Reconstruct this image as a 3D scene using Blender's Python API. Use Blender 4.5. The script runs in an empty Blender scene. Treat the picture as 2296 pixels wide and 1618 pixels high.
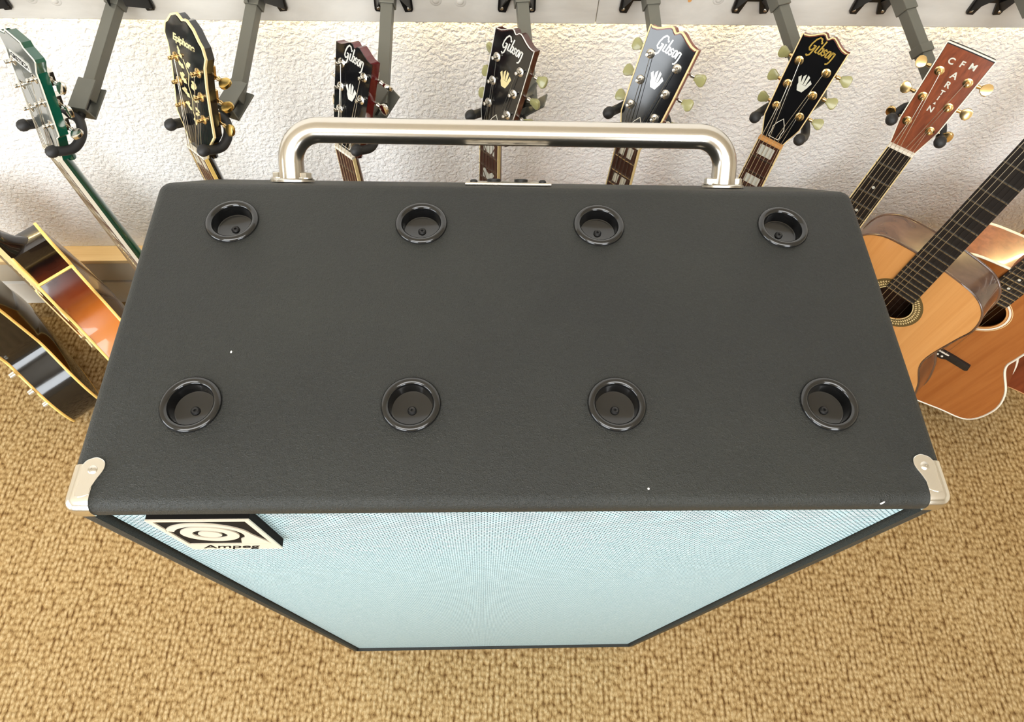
import bpy, bmesh, math, random
from math import sin, cos, pi, radians
from mathutils import Vector, Matrix
random.seed(7)
S = bpy.context.scene
COL = S.collection

# ------------------------------------------------------------------ camera
cam = bpy.data.cameras.new('camera'); cam.sensor_width = 36; cam.lens = 1495.956 / 2296 * 36
cam.clip_start = .02
co = bpy.data.objects.new('camera', cam); COL.objects.link(co)
co.location = (-.02772, -.13443, 1.70077)
co.rotation_euler = (0.487161527, -0.0391762382, -0.0182605675)
S.camera = co

# ------------------------------------------------------------------ light
S.view_settings.view_transform = 'Standard'; S.view_settings.look = 'None'
S.view_settings.gamma = 1; S.view_settings.use_curve_mapping = False
S.view_settings.exposure = 0.0
S.cycles.use_denoising = True
S.cycles.max_bounces = 8
w = bpy.data.worlds.new('sky'); S.world = w; w.use_nodes = True
w.node_tree.nodes['Background'].inputs[0].default_value = (.75, .87, 1, 1)
w.node_tree.nodes['Background'].inputs[1].default_value = 1.0

def area(name, loc, aim, sx, sy, power, color, spread=180):
    l = bpy.data.lights.new(name, 'AREA'); l.shape = 'RECTANGLE'; l.size = sx; l.size_y = sy
    l.energy = power; l.color = color; l.spread = radians(spread)
    o = bpy.data.objects.new(name, l); COL.objects.link(o); o.location = loc
    o.rotation_euler = (Vector(aim) - Vector(loc)).to_track_quat('-Z', 'Y').to_euler()
    return o
area('window_daylight', (-1.55, -2.55, 1.45), (-.3, .3, .7), 1.5, 1.3, 62, (.93, .97, 1.0))
area('window_daylight', (-2.52, -.85, 1.32), (0, .5, .8), 1.4, 1.4, 42, (.93, .97, 1.0))
area('window_daylight', (1.3, -2.55, 1.5), (.9, .9, .75), 1.0, 1.2, 36, (.93, .97, 1))  # added fill light from the front right, brightens that side of the wall
area('ceiling_lamp', (0, -.75, 2.40), (.15, .98, .7), 2.2, 1.0, 52, (.97, .97, .97))  # unseen fill light added near the ceiling to brighten the back wall

# ------------------------------------------------------------------ materials
def lin(c):
    c = c / 255
    return c / 12.92 if c <= .04045 else ((c + .055) / 1.055) ** 2.4
def rgb(r, g, b): return (lin(r), lin(g), lin(b), 1)
MATS = {}
class NT:
    def __init__(s, name):
        s.m = bpy.data.materials.new(name); s.m.use_nodes = True; s.t = s.m.node_tree
        s.b = s.t.nodes['Principled BSDF']; MATS[name] = s.m
    def n(s, typ, **kw):
        nd = s.t.nodes.new(typ)
        for k, v in kw.items():
            if k in nd.inputs: nd.inputs[k].default_value = v
            else: setattr(nd, k, v)
        return nd
    def l(s, a, b): s.t.links.new(a, b)
    def coord(s, scale=(1, 1, 1), rot=(0, 0, 0)):
        tc = s.n('ShaderNodeTexCoord'); mp = s.n('ShaderNodeMapping')
        mp.inputs['Scale'].default_value = scale; mp.inputs['Rotation'].default_value = rot
        s.l(tc.outputs['Object'], mp.inputs[0]); return mp.outputs[0]
    def noise(s, vec, scale, detail=3, rough=.5, dist=0):
        nd = s.n('ShaderNodeTexNoise'); nd.inputs['Scale'].default_value = scale
        nd.inputs['Detail'].default_value = detail; nd.inputs['Roughness'].default_value = rough
        nd.inputs['Distortion'].default_value = dist
        s.l(vec, nd.inputs['Vector']); return nd.outputs[0]
    def ramp(s, fac, stops):
        r = s.n('ShaderNodeValToRGB'); e = r.color_ramp.elements
        while len(e) < len(stops): e.new(.5)
        for i, (p, c) in enumerate(stops): e[i].position = p; e[i].color = c
        s.l(fac, r.inputs[0]); return r.outputs[0]
    def bump(s, h, strength, dist):
        b = s.n('ShaderNodeBump'); b.inputs['Strength'].default_value = strength; b.inputs['Distance'].default_value = dist
        s.l(h, b.inputs['Height']); s.l(b.outputs[0], s.b.inputs['Normal']); return b
    def math(s, op, a, b=None):
        m = s.n('ShaderNodeMath', operation=op)
        for i, v in enumerate((a, b)):
            if v is None: continue
            if isinstance(v, (int, float)): m.inputs[i].default_value = v
            else: s.l(v, m.inputs[i])
        return m.outputs[0]
def plain(name, col, rough=.5, metal=0, coat=0, spec=.5):
    t = NT(name); t.b.inputs['Base Color'].default_value = col; t.b.inputs['Roughness'].default_value = rough
    t.b.inputs['Metallic'].default_value = metal; t.b.inputs['Coat Weight'].default_value = coat
    t.b.inputs['Coat Roughness'].default_value = .06; t.b.inputs['Specular IOR Level'].default_value = spec
    v = t.coord(); nz = t.noise(v, 60, 2)
    r = t.n('ShaderNodeMapRange'); r.inputs[3].default_value = max(0, rough - .04); r.inputs[4].default_value = min(1, rough + .04)
    t.l(nz, r.inputs[0]); t.l(r.outputs[0], t.b.inputs['Roughness'])
    return t.m

# black vinyl of the speaker cabinet
t = NT('vinyl'); v = t.coord()
t.b.inputs['Roughness'].default_value = .5; t.b.inputs['Specular IOR Level'].default_value = .4
big = t.noise(v, 6, 3)
t.l(t.ramp(big, [(.3, rgb(26, 28, 26)), (.75, rgb(36, 38, 34))]), t.b.inputs['Base Color'])
vo = t.n('ShaderNodeTexVoronoi', feature='DISTANCE_TO_EDGE'); vo.inputs['Scale'].default_value = 520
nz = t.noise(v, 300, 3)
mx = t.n('ShaderNodeMix', data_type='VECTOR'); mx.inputs[0].default_value = .006
wv = t.n('ShaderNodeTexNoise'); wv.inputs['Scale'].default_value = 420; t.l(v, wv.inputs['Vector'])
t.l(v, mx.inputs[4]); t.l(wv.outputs['Color'], mx.inputs[5]); t.l(mx.outputs[1], vo.inputs['Vector'])
t.bump(t.math('ADD', vo.outputs['Distance'], t.math('MULTIPLY', nz, .6)), .55, .0016)

# grille cloth: woven silver blue
t = NT('grille_cloth'); v = t.coord(); t.b.inputs['Roughness'].default_value = .55
br = t.n('ShaderNodeTexBrick'); br.offset = .5; br.inputs['Scale'].default_value = 1
br.inputs['Color1'].default_value = rgb(212, 236, 240); br.inputs['Color2'].default_value = rgb(190, 220, 226)
br.inputs['Mortar'].default_value = rgb(66, 90, 98); br.inputs['Mortar Size'].default_value = .0008
br.inputs['Mortar Smooth'].default_value = .6
br.inputs['Brick Width'].default_value = .0048; br.inputs['Row Height'].default_value = .0028
sw = t.n('ShaderNodeSeparateXYZ'); cb = t.n('ShaderNodeCombineXYZ'); t.l(v, sw.inputs[0])
t.l(sw.outputs[0], cb.inputs[0]); t.l(sw.outputs[2], cb.inputs[1]); t.l(cb.outputs[0], br.inputs['Vector'])
nz = t.noise(v, 500, 2)
mm = t.n('ShaderNodeMix', data_type='RGBA', blend_type='MULTIPLY'); mm.inputs[0].default_value = .35
t.l(br.outputs['Color'], mm.inputs[6]); t.l(t.ramp(nz, [(.35, (.5, .55, .6, 1)), (.6, (1, 1, 1, 1))]), mm.inputs[7])
t.l(mm.outputs[2], t.b.inputs['Base Color'])
t.bump(t.math('MULTIPLY', br.outputs['Fac'], -1), .5, .0006)

# woven carpet: ribs of knotted loops running towards the wall
t = NT('carpet'); v = t.coord(); t.b.inputs['Roughness'].default_value = .95; t.b.inputs['Specular IOR Level'].default_value = .1
wn = t.n('ShaderNodeTexNoise'); wn.inputs['Scale'].default_value = 38; wn.inputs['Detail'].default_value = 3; t.l(v, wn.inputs['Vector'])
md = t.n('ShaderNodeMix', data_type='VECTOR'); md.inputs[0].default_value = .006; t.l(v, md.inputs[4]); t.l(wn.outputs['Color'], md.inputs[5])
mp = t.n('ShaderNodeMapping'); mp.inputs['Rotation'].default_value = (0, 0, .06); mp.inputs['Scale'].default_value = (1 / .0125, 1 / .0145, 1); t.l(md.outputs[1], mp.inputs[0])
sx = t.n('ShaderNodeSeparateXYZ'); t.l(mp.outputs[0], sx.inputs[0])
vo = t.n('ShaderNodeTexVoronoi', feature='SMOOTH_F1'); vo.voronoi_dimensions = '2D'; vo.inputs['Scale'].default_value = 1.15; vo.inputs['Randomness'].default_value = .72; vo.inputs['Smoothness'].default_value = .25
t.l(mp.outputs[0], vo.inputs['Vector'])
rib = t.math('ABSOLUTE', t.math('SINE', t.math('MULTIPLY', sx.outputs[0], pi)))
knot = t.math('SUBTRACT', 1, t.math('MULTIPLY', vo.outputs['Distance'], 1.5))
fs_ = t.n('ShaderNodeMapping'); fs_.inputs['Scale'].default_value = (1, .36, 1); fs_.inputs['Rotation'].default_value = (0, 0, .32); t.l(v, fs_.inputs[0])
fine = t.noise(fs_.outputs[0], 270, 6, .72, .4); big = t.noise(v, 4, 2)
h = t.math('ADD', t.math('MULTIPLY', knot, .34), t.math('ADD', t.math('MULTIPLY', rib, .16), t.math('MULTIPLY', fine, .9)))
h2 = t.math('ADD', h, t.math('MULTIPLY', t.math('SUBTRACT', big, .5), .12))
t.l(t.ramp(h2, [(.40, rgb(104, 74, 40)), (.56, rgb(150, 120, 76)), (.74, rgb(184, 155, 108)), (.95, rgb(208, 184, 142))]), t.b.inputs['Base Color'])
t.bump(h, .9, .006)

# textured plaster wall
t = NT('plaster'); v = t.coord(); t.b.inputs['Roughness'].default_value = .75
t.b.inputs['Base Color'].default_value = rgb(246, 245, 243)
a = t.noise(v, 115, 2, .5, .3); b = t.noise(v, 330, 2, .5)
h = t.ramp(a, [(.34, (0, 0, 0, 1)), (.64, (1, 1, 1, 1))])
t.bump(t.math('ADD', h, t.math('MULTIPLY', b, .35)), .6, .0042)
t = NT('painted_wall'); t.b.inputs['Base Color'].default_value = rgb(225, 218, 203); t.b.inputs['Roughness'].default_value = .8
t.bump(t.noise(t.coord(), 90, 3), .3, .003)
# painted board
t = NT('board_paint'); v = t.coord((1, 1, 3)); t.b.inputs['Roughness'].default_value = .55
t.l(t.ramp(t.noise(v, 5, 5, .6, .4), [(.3, rgb(196, 193, 187)), (.7, rgb(219, 217, 211))]), t.b.inputs['Base Color'])
t.bump(t.noise(v, 40, 3), .15, .002)

def wood(name, c1, c2, scale=(40, 40, 3), rough=.3, coat=.0, fig=1.0):
    t = NT(name); v = t.coord(scale); t.b.inputs['Roughness'].default_value = rough
    t.b.inputs['Coat Weight'].default_value = coat; t.b.inputs['Coat Roughness'].default_value = .05
    n1 = t.noise(v, fig, 4, .6, .8)
    t.l(t.ramp(n1, [(.3, c1), (.7, c2)]), t.b.inputs['Base Color']); return t.m
wood('spruce', rgb(200, 140, 78), rgb(212, 154, 92), (90, 90, 2), .35, .4)
wood('cedar', rgb(152, 86, 36), rgb(170, 104, 50), (60, 60, 3), .35, .4)
wood('mahogany', rgb(105, 42, 20), rgb(132, 62, 34), (60, 60, 3), .3, .5)
wood('mahogany_dark', rgb(58, 22, 14), rgb(82, 36, 24), (60, 60, 4), .25, .6)
wood('rosewood_side', rgb(58, 36, 28), rgb(104, 78, 62), (9, 9, 9), .2, .6, 1.6)
wood('rosewood_board', rgb(50, 26, 18), rgb(82, 46, 34), (120, 120, 5), .5)
wood('ebony', rgb(20, 17, 17), rgb(34, 30, 29), (120, 120, 5), .45)
wood('head_rosewood', rgb(104, 50, 26), rgb(142, 74, 42), (150, 150, 4), .28, .5)
wood('pine', rgb(222, 190, 138), rgb(238, 212, 164), (4, 60, 60), .5)
wood('koa_side', rgb(120, 72, 40), rgb(150, 96, 58), (70, 70, 5), .2, .8)
# sunburst rib: amber that darkens to brown towards the neck end of the body
t = NT('sunburst'); v = t.coord(); sp = t.n('ShaderNodeSeparateXYZ'); t.l(v, sp.inputs[0])
mr = t.n('ShaderNodeMapRange'); mr.inputs[1].default_value = -.40; mr.inputs[2].default_value = -.60
t.l(t.math('ADD', sp.outputs[2], t.math('MULTIPLY', t.math('SUBTRACT', t.noise(v, 9, 3), .5), .06)), mr.inputs[0])
t.l(t.ramp(mr.outputs[0], [(0, rgb(20, 11, 9)), (.08, rgb(60, 26, 16)), (.34, rgb(128, 56, 26)), (.68, rgb(190, 108, 38)), (1, rgb(206, 126, 40))]), t.b.inputs['Base Color'])
t.b.inputs['Roughness'].default_value = .2; t.b.inputs['Coat Weight'].default_value = .7
plain('gloss_black', rgb(14, 14, 16), .12, 0, .6)
plain('satin_black', rgb(22, 22, 23), .5)
plain('rubber', rgb(30, 30, 31), .55)
plain('bracket_black', rgb(16, 16, 17), .4)
plain('cup_plastic', rgb(16, 16, 16), .16, 0, .3)
plain('gunmetal', rgb(112, 112, 104), .45, .45)
plain('chrome', rgb(225, 222, 215), .12, 1)
plain('nickel', rgb(205, 200, 190), .28, 1)
plain('polished_corner', rgb(235, 232, 226), .16, 1)
t = NT('brushed_steel'); v = t.coord((4, 300, 300)); t.b.inputs['Metallic'].default_value = 1
t.b.inputs['Base Color'].default_value = rgb(196, 190, 180); t.b.inputs['Roughness'].default_value = .2
t.bump(t.noise(v, 1, 3), .05, .0004)
plain('gold', rgb(232, 200, 142), .2, 1)
plain('brass', rgb(205, 175, 105), .25, 1)
plain('cream', rgb(238, 216, 160), .4)
plain('ivory', rgb(236, 230, 214), .4)
plain('amber_binding', rgb(240, 205, 120), .35)
plain('bone_brown', rgb(206, 150, 90), .45)
plain('pearl', rgb(226, 226, 214), .2, .2, .5)
plain('pearl_gold', rgb(228, 214, 160), .25, .2, .4)
plain('gold_logo', rgb(225, 190, 92), .25, .5)
plain('silver_logo', rgb(238, 238, 232), .25, .4)
plain('keystone', rgb(158, 156, 106), .3, 0, .4)
plain('green_lacquer', rgb(14, 74, 56), .14, 0, .7)
plain('silver_face', rgb(96, 100, 96), .14, .3, .4)
plain('cherry', rgb(92, 14, 16), .15, 0, .7)
plain('string_steel', rgb(205, 200, 188), .3, 1)
plain('string_nylon', rgb(225, 215, 190), .35, .2)
plain('fret_metal', rgb(222, 218, 208), .25, 1)
plain('badge_silver', rgb(226, 216, 198), .4, .4)
plain('badge_dark', rgb(18, 16, 14), .7, 0, 0, .1)
plain('white_paint', rgb(232, 230, 224), .6)
plain('shelf_front', rgb(205, 196, 178), .65)
plain('rosette', rgb(96, 78, 42), .5)
plain('hole_dark', rgb(12, 8, 7), .8)
t = NT('led'); t.b.inputs['Emission Color'].default_value = (1, .76, .34, 1); t.b.inputs['Emission Strength'].default_value = 80

# ------------------------------------------------------------------ mesh helpers
class MB:
    def __init__(s): s.v = []; s.f = []
    def add(s, vs, fs, M=None):
        o = len(s.v)
        for p in vs:
            p = Vector(p)
            s.v.append(tuple(M @ p) if M is not None else tuple(p))
        s.f += [tuple(i + o for i in f) for f in fs]
    def box(s, c, d, M=None):
        x, y, z = d[0] / 2, d[1] / 2, d[2] / 2
        vs = [(c[0] + a * x, c[1] + b * y, c[2] + e * z) for a in (-1, 1) for b in (-1, 1) for e in (-1, 1)]
        s.add(vs, [(0, 1, 3, 2), (4, 6, 7, 5), (0, 4, 5, 1), (2, 3, 7, 6), (0, 2, 6, 4), (1, 5, 7, 3)], M)
    def tube(s, pts, r, seg=8, closed=False, M=None, flat=1.0):
        pts = [Vector(p) for p in pts]; n = len(pts); rs = r if isinstance(r, (list, tuple)) else [r] * n
        vs = []; up = None
        for i, p in enumerate(pts):
            a = pts[(i - 1) % n] if (closed or i) else p; b = pts[(i + 1) % n] if (closed or i < n - 1) else p
            d = (b - a).normalized()
            if up is None:
                up = d.orthogonal().normalized()
            up = (up - d * up.dot(d)); up = up.normalized() if up.length > 1e-6 else d.orthogonal().normalized()
            sd = d.cross(up)
            for k in range(seg):
                t_ = 2 * pi * (k + .5) / seg
                vs.append(p + (up * cos(t_) * rs[i] + sd * sin(t_) * rs[i] * flat))
        fs = []
        for i in range(n if closed else n - 1):
            j = (i + 1) % n
            for k in range(seg):
                l = (k + 1) % seg
                fs.append((i * seg + k, i * seg + l, j * seg + l, j * seg + k))
        if not closed:
            fs.append(tuple(range(seg - 1, -1, -1))); fs.append(tuple((n - 1) * seg + k for k in range(seg)))
        s.add(vs, fs, M)
    def lathe(s, prof, seg=24, M=None, cap=True):
        # prof: (r, z) pairs, axis Z
        vs = [(r * cos(2 * pi * k / seg), r * sin(2 * pi * k / seg), z) for r, z in prof for k in range(seg)]
        fs = [(i * seg + k, i * seg + (k + 1) % seg, (i + 1) * seg + (k + 1) % seg, (i + 1) * seg + k)
              for i in range(len(prof) - 1) for k in range(seg)]
        if cap and prof[0][0] > 1e-9: fs.append(tuple(range(seg - 1, -1, -1)))
        if prof[-1][0] > 1e-9: fs.append(tuple((len(prof) - 1) * seg + k for k in range(seg)))
        s.add(vs, fs, M)
    def prism(s, out, y0, y1, M=None):
        # outline (x, z) extruded along y, for simple polygons
        n = len(out)
        vs = [(x, y0, z) for x, z in out] + [(x, y1, z) for x, z in out]
        fs = [tuple(range(n)), tuple(range(2 * n - 1, n - 1, -1))] + [(i, (i + 1) % n, n + (i + 1) % n, n + i) for i in range(n)]
        s.add(vs, fs, M)
    def build(s, name, mat, parent=None, smooth=35, bevel=0):
        me = bpy.data.meshes.new(name); me.from_pydata(s.v, [], s.f); me.update()
        bm = bmesh.new(); bm.from_mesh(me)
        bmesh.ops.recalc_face_normals(bm, faces=bm.faces)
        if bevel: bmesh.ops.bevel(bm, geom=[e for e in bm.edges if len(e.link_faces) == 2 and e.calc_face_angle() > .6], offset=bevel, segments=2, profile=.6, affect='EDGES')
        bm.to_mesh(me); bm.free()
        return link(name, me, mat, parent, smooth)
def link(name, me, mat, parent=None, smooth=35):
    me.materials.clear(); me.materials.append(MATS[mat])
    if smooth:
        me.polygons.foreach_set('use_smooth', [True] * len(me.polygons)); me.set_sharp_from_angle(angle=radians(smooth))
    o = bpy.data.objects.new(name, me); COL.objects.link(o)
    if parent: o.parent = parent
    return o
def flat_shape(name, splines, thick, mat, parent, M, bev=0):
    # filled 2D outlines (holes allowed); local x,y plane -> M
    cu = bpy.data.curves.new(name, 'CURVE'); cu.dimensions = '2D'; cu.fill_mode = 'BOTH'; cu.extrude = thick / 2
    if bev: cu.bevel_depth = bev; cu.bevel_resolution = 1; cu.offset = -bev; cu.extrude = max(0, thick / 2 - bev)
    for pts in splines:
        sp = cu.splines.new('POLY'); sp.points.add(len(pts) - 1); sp.use_cyclic_u = True
        for i, p in enumerate(pts): sp.points[i].co = (p[0], p[1], 0, 1)
    tmp = bpy.data.objects.new('tmp', cu); me = bpy.data.meshes.new_from_object(tmp); bpy.data.objects.remove(tmp)
    me.transform(M); me.name = name
    return link(name, me, mat, parent, 30)
def text_mesh(name, txt, size, mat, parent, M, shear=0, thick=.0004, bold=0, spacing=1):
    cu = bpy.data.curves.new(name, 'FONT'); cu.body = txt; cu.size = size; cu.align_x = 'CENTER'; cu.align_y = 'CENTER'
    cu.extrude = thick; cu.shear = shear; cu.offset = bold; cu.space_character = spacing
    tmp = bpy.data.objects.new('tmp', cu); me = bpy.data.meshes.new_from_object(tmp); bpy.data.objects.remove(tmp)
    me.transform(M); me.name = name
    return link(name, me, mat, parent, 0)
def empty(name, loc, rz=0, label=None, cat=None, group=None):
    o = bpy.data.objects.new(name, None); COL.objects.link(o); o.location = loc; o.rotation_euler = (0, 0, rz)
    o.empty_display_size = .05
    tag(o, label, cat, group); return o
def tag(o, label=None, cat=None, group=None, kind=None):
    if label: o['label'] = label
    if cat: o['category'] = cat
    if group: o['group'] = group
    if kind: o['kind'] = kind
    return o
def struct(o): o['kind'] = 'structure'; return o
def spline(pts, n=8, closed=False):
    # Catmull-Rom through points of any dimension
    P = [Vector(p) for p in pts]; out = []; m = len(P)
    for i in range(m if closed else m - 1):
        g = lambda k: P[k % m] if closed else P[max(0, min(m - 1, k))]
        p0, p1, p2, p3 = g(i - 1), g(i), g(i + 1), g(i + 2)
        for j in range(n):
            t_ = j / n
            out.append(.5 * ((2 * p1) + (p2 - p0) * t_ + (2 * p0 - 5 * p1 + 4 * p2 - p3) * t_ * t_ + (3 * p1 - p0 - 3 * p2 + p3) * t_ ** 3))
    if not closed: out.append(P[-1])
    return out
XZ = Matrix(((1, 0, 0, 0), (0, 0, -1, 0), (0, 1, 0, 0), (0, 0, 0, 1)))   # flat x,y -> x,z ; normal -> -y

# ------------------------------------------------------------------ room
WY = radians(1.3)                       # the back wall runs at a slight angle to the cabinet
WR = Matrix.Rotation(WY, 4, 'Z')
def slab(name, mat, c, d, rot=0, bev=0):
    m = MB(); m.box((0, 0, 0), d); o = m.build(name, mat, None, 0, bev)
    if rot:
        o.location = WR @ Vector(c); o.rotation_euler = (0, 0, WY)
    else: o.location = c
    return struct(o)
slab('floor', 'carpet', (0, -.6, -.02), (6.4, 4.4, .04))
slab('wall_back', 'plaster', (0, 1.05, 1.25), (6.6, .10, 2.5), 1)
m = MB()
for y0, y1, z0, z1 in [(-2.75, -1.55, 0, 2.5), (-.15, 1.2, 0, 2.5), (-1.55, -.15, 0, .62), (-1.55, -.15, 2.02, 2.5)]:
    m.box((-2.62, (y0 + y1) / 2, (z0 + z1) / 2), (.1, y1 - y0, z1 - z0))
struct(m.build('wall_left', 'painted_wall', None, 0))
slab('wall_right', 'painted_wall', (3.15, -.8, 1.25), (.1, 4.0, 2.5))
slab('ceiling', 'painted_wall', (0, -.75, 2.55), (6.4, 4.1, .1))
# front wall with two window openings, behind the camera; right one added for fill
m = MB()
for x0, x1, z0, z1 in [(-2.67, -2.35, 0, 2.5), (-.75, .75, 0, 2.5), (1.85, 3.1, 0, 2.5), (-2.35, -.75, 0, .75), (-2.35, -.75, 2.15, 2.5), (.75, 1.85, 0, .85), (.75, 1.85, 2.15, 2.5)]:
    m.box(((x0 + x1) / 2, -2.7, (z0 + z1) / 2), (x1 - x0, .1, z1 - z0))
struct(m.build('wall_front', 'painted_wall', None, 0))
m = MB()
for c, d in [((-1.52, 1.32), (.06, 1.4)), ((-.18, 1.32), (.06, 1.4)), ((-.85, .65), (1.4, .06)), ((-.85, 1.99), (1.4, .06)), ((-.85, 1.32), (.045, 1.4))]:
    m.box((-2.60, c[0], c[1]), (.05, d[0], d[1]))
struct(m.build('window_3', 'white_paint', None, 0))
for i, (x0, x1, z0, z1) in enumerate([(-2.35, -.75, .75, 2.15), (.75, 1.85, .85, 2.15)]):  # the right-hand frame fits the added opening
    m = MB(); xm = (x0 + x1) / 2; zm = (z0 + z1) / 2
    for c, d in [((x0 + .03, zm), (.06, z1 - z0)), ((x1 - .03, zm), (.06, z1 - z0)), ((xm, z0 + .03), (x1 - x0, .06)), ((xm, z1 - .03), (x1 - x0, .06)), ((xm, zm), (.05, z1 - z0))]:
        m.box((c[0], -2.68, c[1]), (d[0], .05, d[1]))
    struct(m.build('window_%d' % (i + 1), 'white_paint', None, 0))

# mounting board along the top of the wall (two lengths butted together), LED strip behind it
for i, (x0, x1) in enumerate([(-2.56, .1935), (.1945, 3.0)]):
    slab('trim_%d' % (i + 1), 'board_paint', ((x0 + x1) / 2, .965, 1.06), (x1 - x0, .02, .26), 1, .002)
m = MB(); m.box((.25, 0, 0), (5.4, .004, .010))
led = m.build('light_strip', 'led', None, 0); led.location = WR @ Vector((0, .9965, .954)); led.rotation_euler = (0, 0, WY)
tag(led, 'warm glowing light strip running behind the lower edge of the grey mounting board', 'light strip')
# low pine ledge with a grey-brown front under it, and the skirting
slab('trim_3', 'pine', (.25, .9755, .2395), (5.6, .049, .014), 1, .002)
slab('trim_4', 'shelf_front', (.25, .979, .19), (5.6, .040, .085), 1, .001)
slab('baseboard_back', 'white_paint', (.25, .992, .05), (5.6, .016, .10), 1, .002)

# painted-over screw caps and one rusty hole on the board
def on_board(x, z, off=0): return WR @ Vector((x, .955 - off, z))
caps = [(-.764, .9685, 'painted screw cap left of the first full wall bracket, the farther from it'), (-.7264, .965, 'painted screw cap left of the first full wall bracket, the nearer to it'),
        (-.0891, .9724, 'painted screw cap between third and fourth brackets, farther from the fourth'), (-.047, .9705, 'painted screw cap between third and fourth brackets, nearer the fourth'),
        (.4045, .9799, 'painted screw cap just left of the sixth wall bracket')]
for x, z, lb in caps:
    m = MB(); m.lathe([(0, .003), (.003, .003), (.005, .0022), (.0062, .0008), (.0095, .0008), (.0105, 0)][::-1], 20)
    o = m.build('screw_cap', 'board_paint', None, 40); o.matrix_world = Matrix.Translation(on_board(x, z)) @ WR @ Matrix.Rotation(pi / 2, 4, 'X')
    tag(o, lb, 'screw cap', 'painted screw caps on the mounting board')
m = MB(); m.lathe([(.0036, .0006), (.0018, .0008), (.0012, .0004), (0, .0003)], 14)
o = m.build('rusty_screw', 'bone_brown', None, 0); o.matrix_world = Matrix.Translation(on_board(.3536, .9776)) @ WR @ Matrix.Rotation(pi / 2, 4, 'X')
tag(o, 'small rusty screw sunk in the grey board between the fifth and sixth brackets', 'screw')

# ------------------------------------------------------------------ speaker cabinet
W, H = .66, 1.2196
cabt = empty('speaker_cabinet', (0, .2, 0), 0, 'tall black vinyl bass speaker cabinet with silver-blue grille, standing on the carpet', 'speaker cabinet')
OY = -.2
prof = [(0, .004), (0, H), (.306, H), (.400, 1.1245), (.400, .004)]
bm = bmesh.new()
L = [bm.verts.new((-W / 2, y + OY, z)) for y, z in prof]; R_ = [bm.verts.new((W / 2, y + OY, z)) for y, z in prof]
bm.faces.new(L); bm.faces.new(R_[::-1]); n = len(prof); front = None
for i in range(n):
    f = bm.faces.new((L[i], R_[i], R_[(i + 1) % n], L[(i + 1) % n]))
bmesh.ops.recalc_face_normals(bm, faces=bm.faces)
bmesh.ops.bevel(bm, geom=list(bm.edges), offset=.0095, segments=5, profile=.5, affect='EDGES')
bm.faces.ensure_lookup_table()
front = min(bm.faces, key=lambda f: f.calc_center_median().y + (0 if f.calc_area() > .3 else 10))
bmesh.ops.inset_region(bm, faces=[front], thickness=.0085, depth=0)
r = bmesh.ops.inset_region(bm, faces=[front], thickness=.0006, depth=-.012)
me = bpy.data.meshes.new('shell'); bm.to_mesh(me); bm.free()
shell = link('shell', me, 'vinyl', None, 40)
# round pockets for the caster cups
cup_xy = [(x, y) for y in (.2615, .0815) for x in (-.2535, -.0842, .0785, .2508)]
cut = MB()
for x, y in cup_xy: cut.lathe([(.0185, -.014), (.0185, .02)], 32, Matrix.Translation((x, y + OY, H)))
cutter = cut.build('cutter', 'vinyl', None, 0)
md = shell.modifiers.new('b', 'BOOLEAN'); md.operation = 'DIFFERENCE'; md.object = cutter; md.solver = 'EXACT'
bpy.context.view_layer.update(); dg = bpy.context.evaluated_depsgraph_get(); me2 = bpy.data.meshes.new_from_object(shell.evaluated_get(dg))
bpy.data.objects.remove(shell); bpy.data.objects.remove(cutter)
shell = link('shell', me2, 'vinyl', cabt, 40)
# grille
m = MB(); m.box((0, .0085 + OY, H / 2), (W - .036, .005, H - .036)); m.build('grille_cloth', 'grille_cloth', cabt, 0)
# cups
cm = MB(); cm.lathe([(.0236, -.0005), (.0234, .0012), (.0222, .0026), (.0205, .0032), (.0188, .0028), (.0174, .0014), (.0168, -.0006), (.0160, -.0100), (.0152, -.0104), (0, -.0104)], 40, None, False)
sm = MB(); sm.lathe([(.0036, 0), (.0036, .0008), (.0026, .0019), (.0012, .0016), (.0011, .0002), (0, .0002)], 16)
cup0 = screw0 = None
for x, y in cup_xy:
    if cup0 is None:
        c = cup0 = cm.build('caster_cup', 'cup_plastic', cabt, 50)
        s_ = screw0 = sm.build('screw', 'satin_black', c, 40)
    else:
        c = cup0.copy(); COL.objects.link(c); c.parent = cabt
        s_ = screw0.copy(); COL.objects.link(s_); s_.parent = c
    c.location = (x, y + OY, H + .0002); s_.location = (0, -.001, -.0104)
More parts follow.
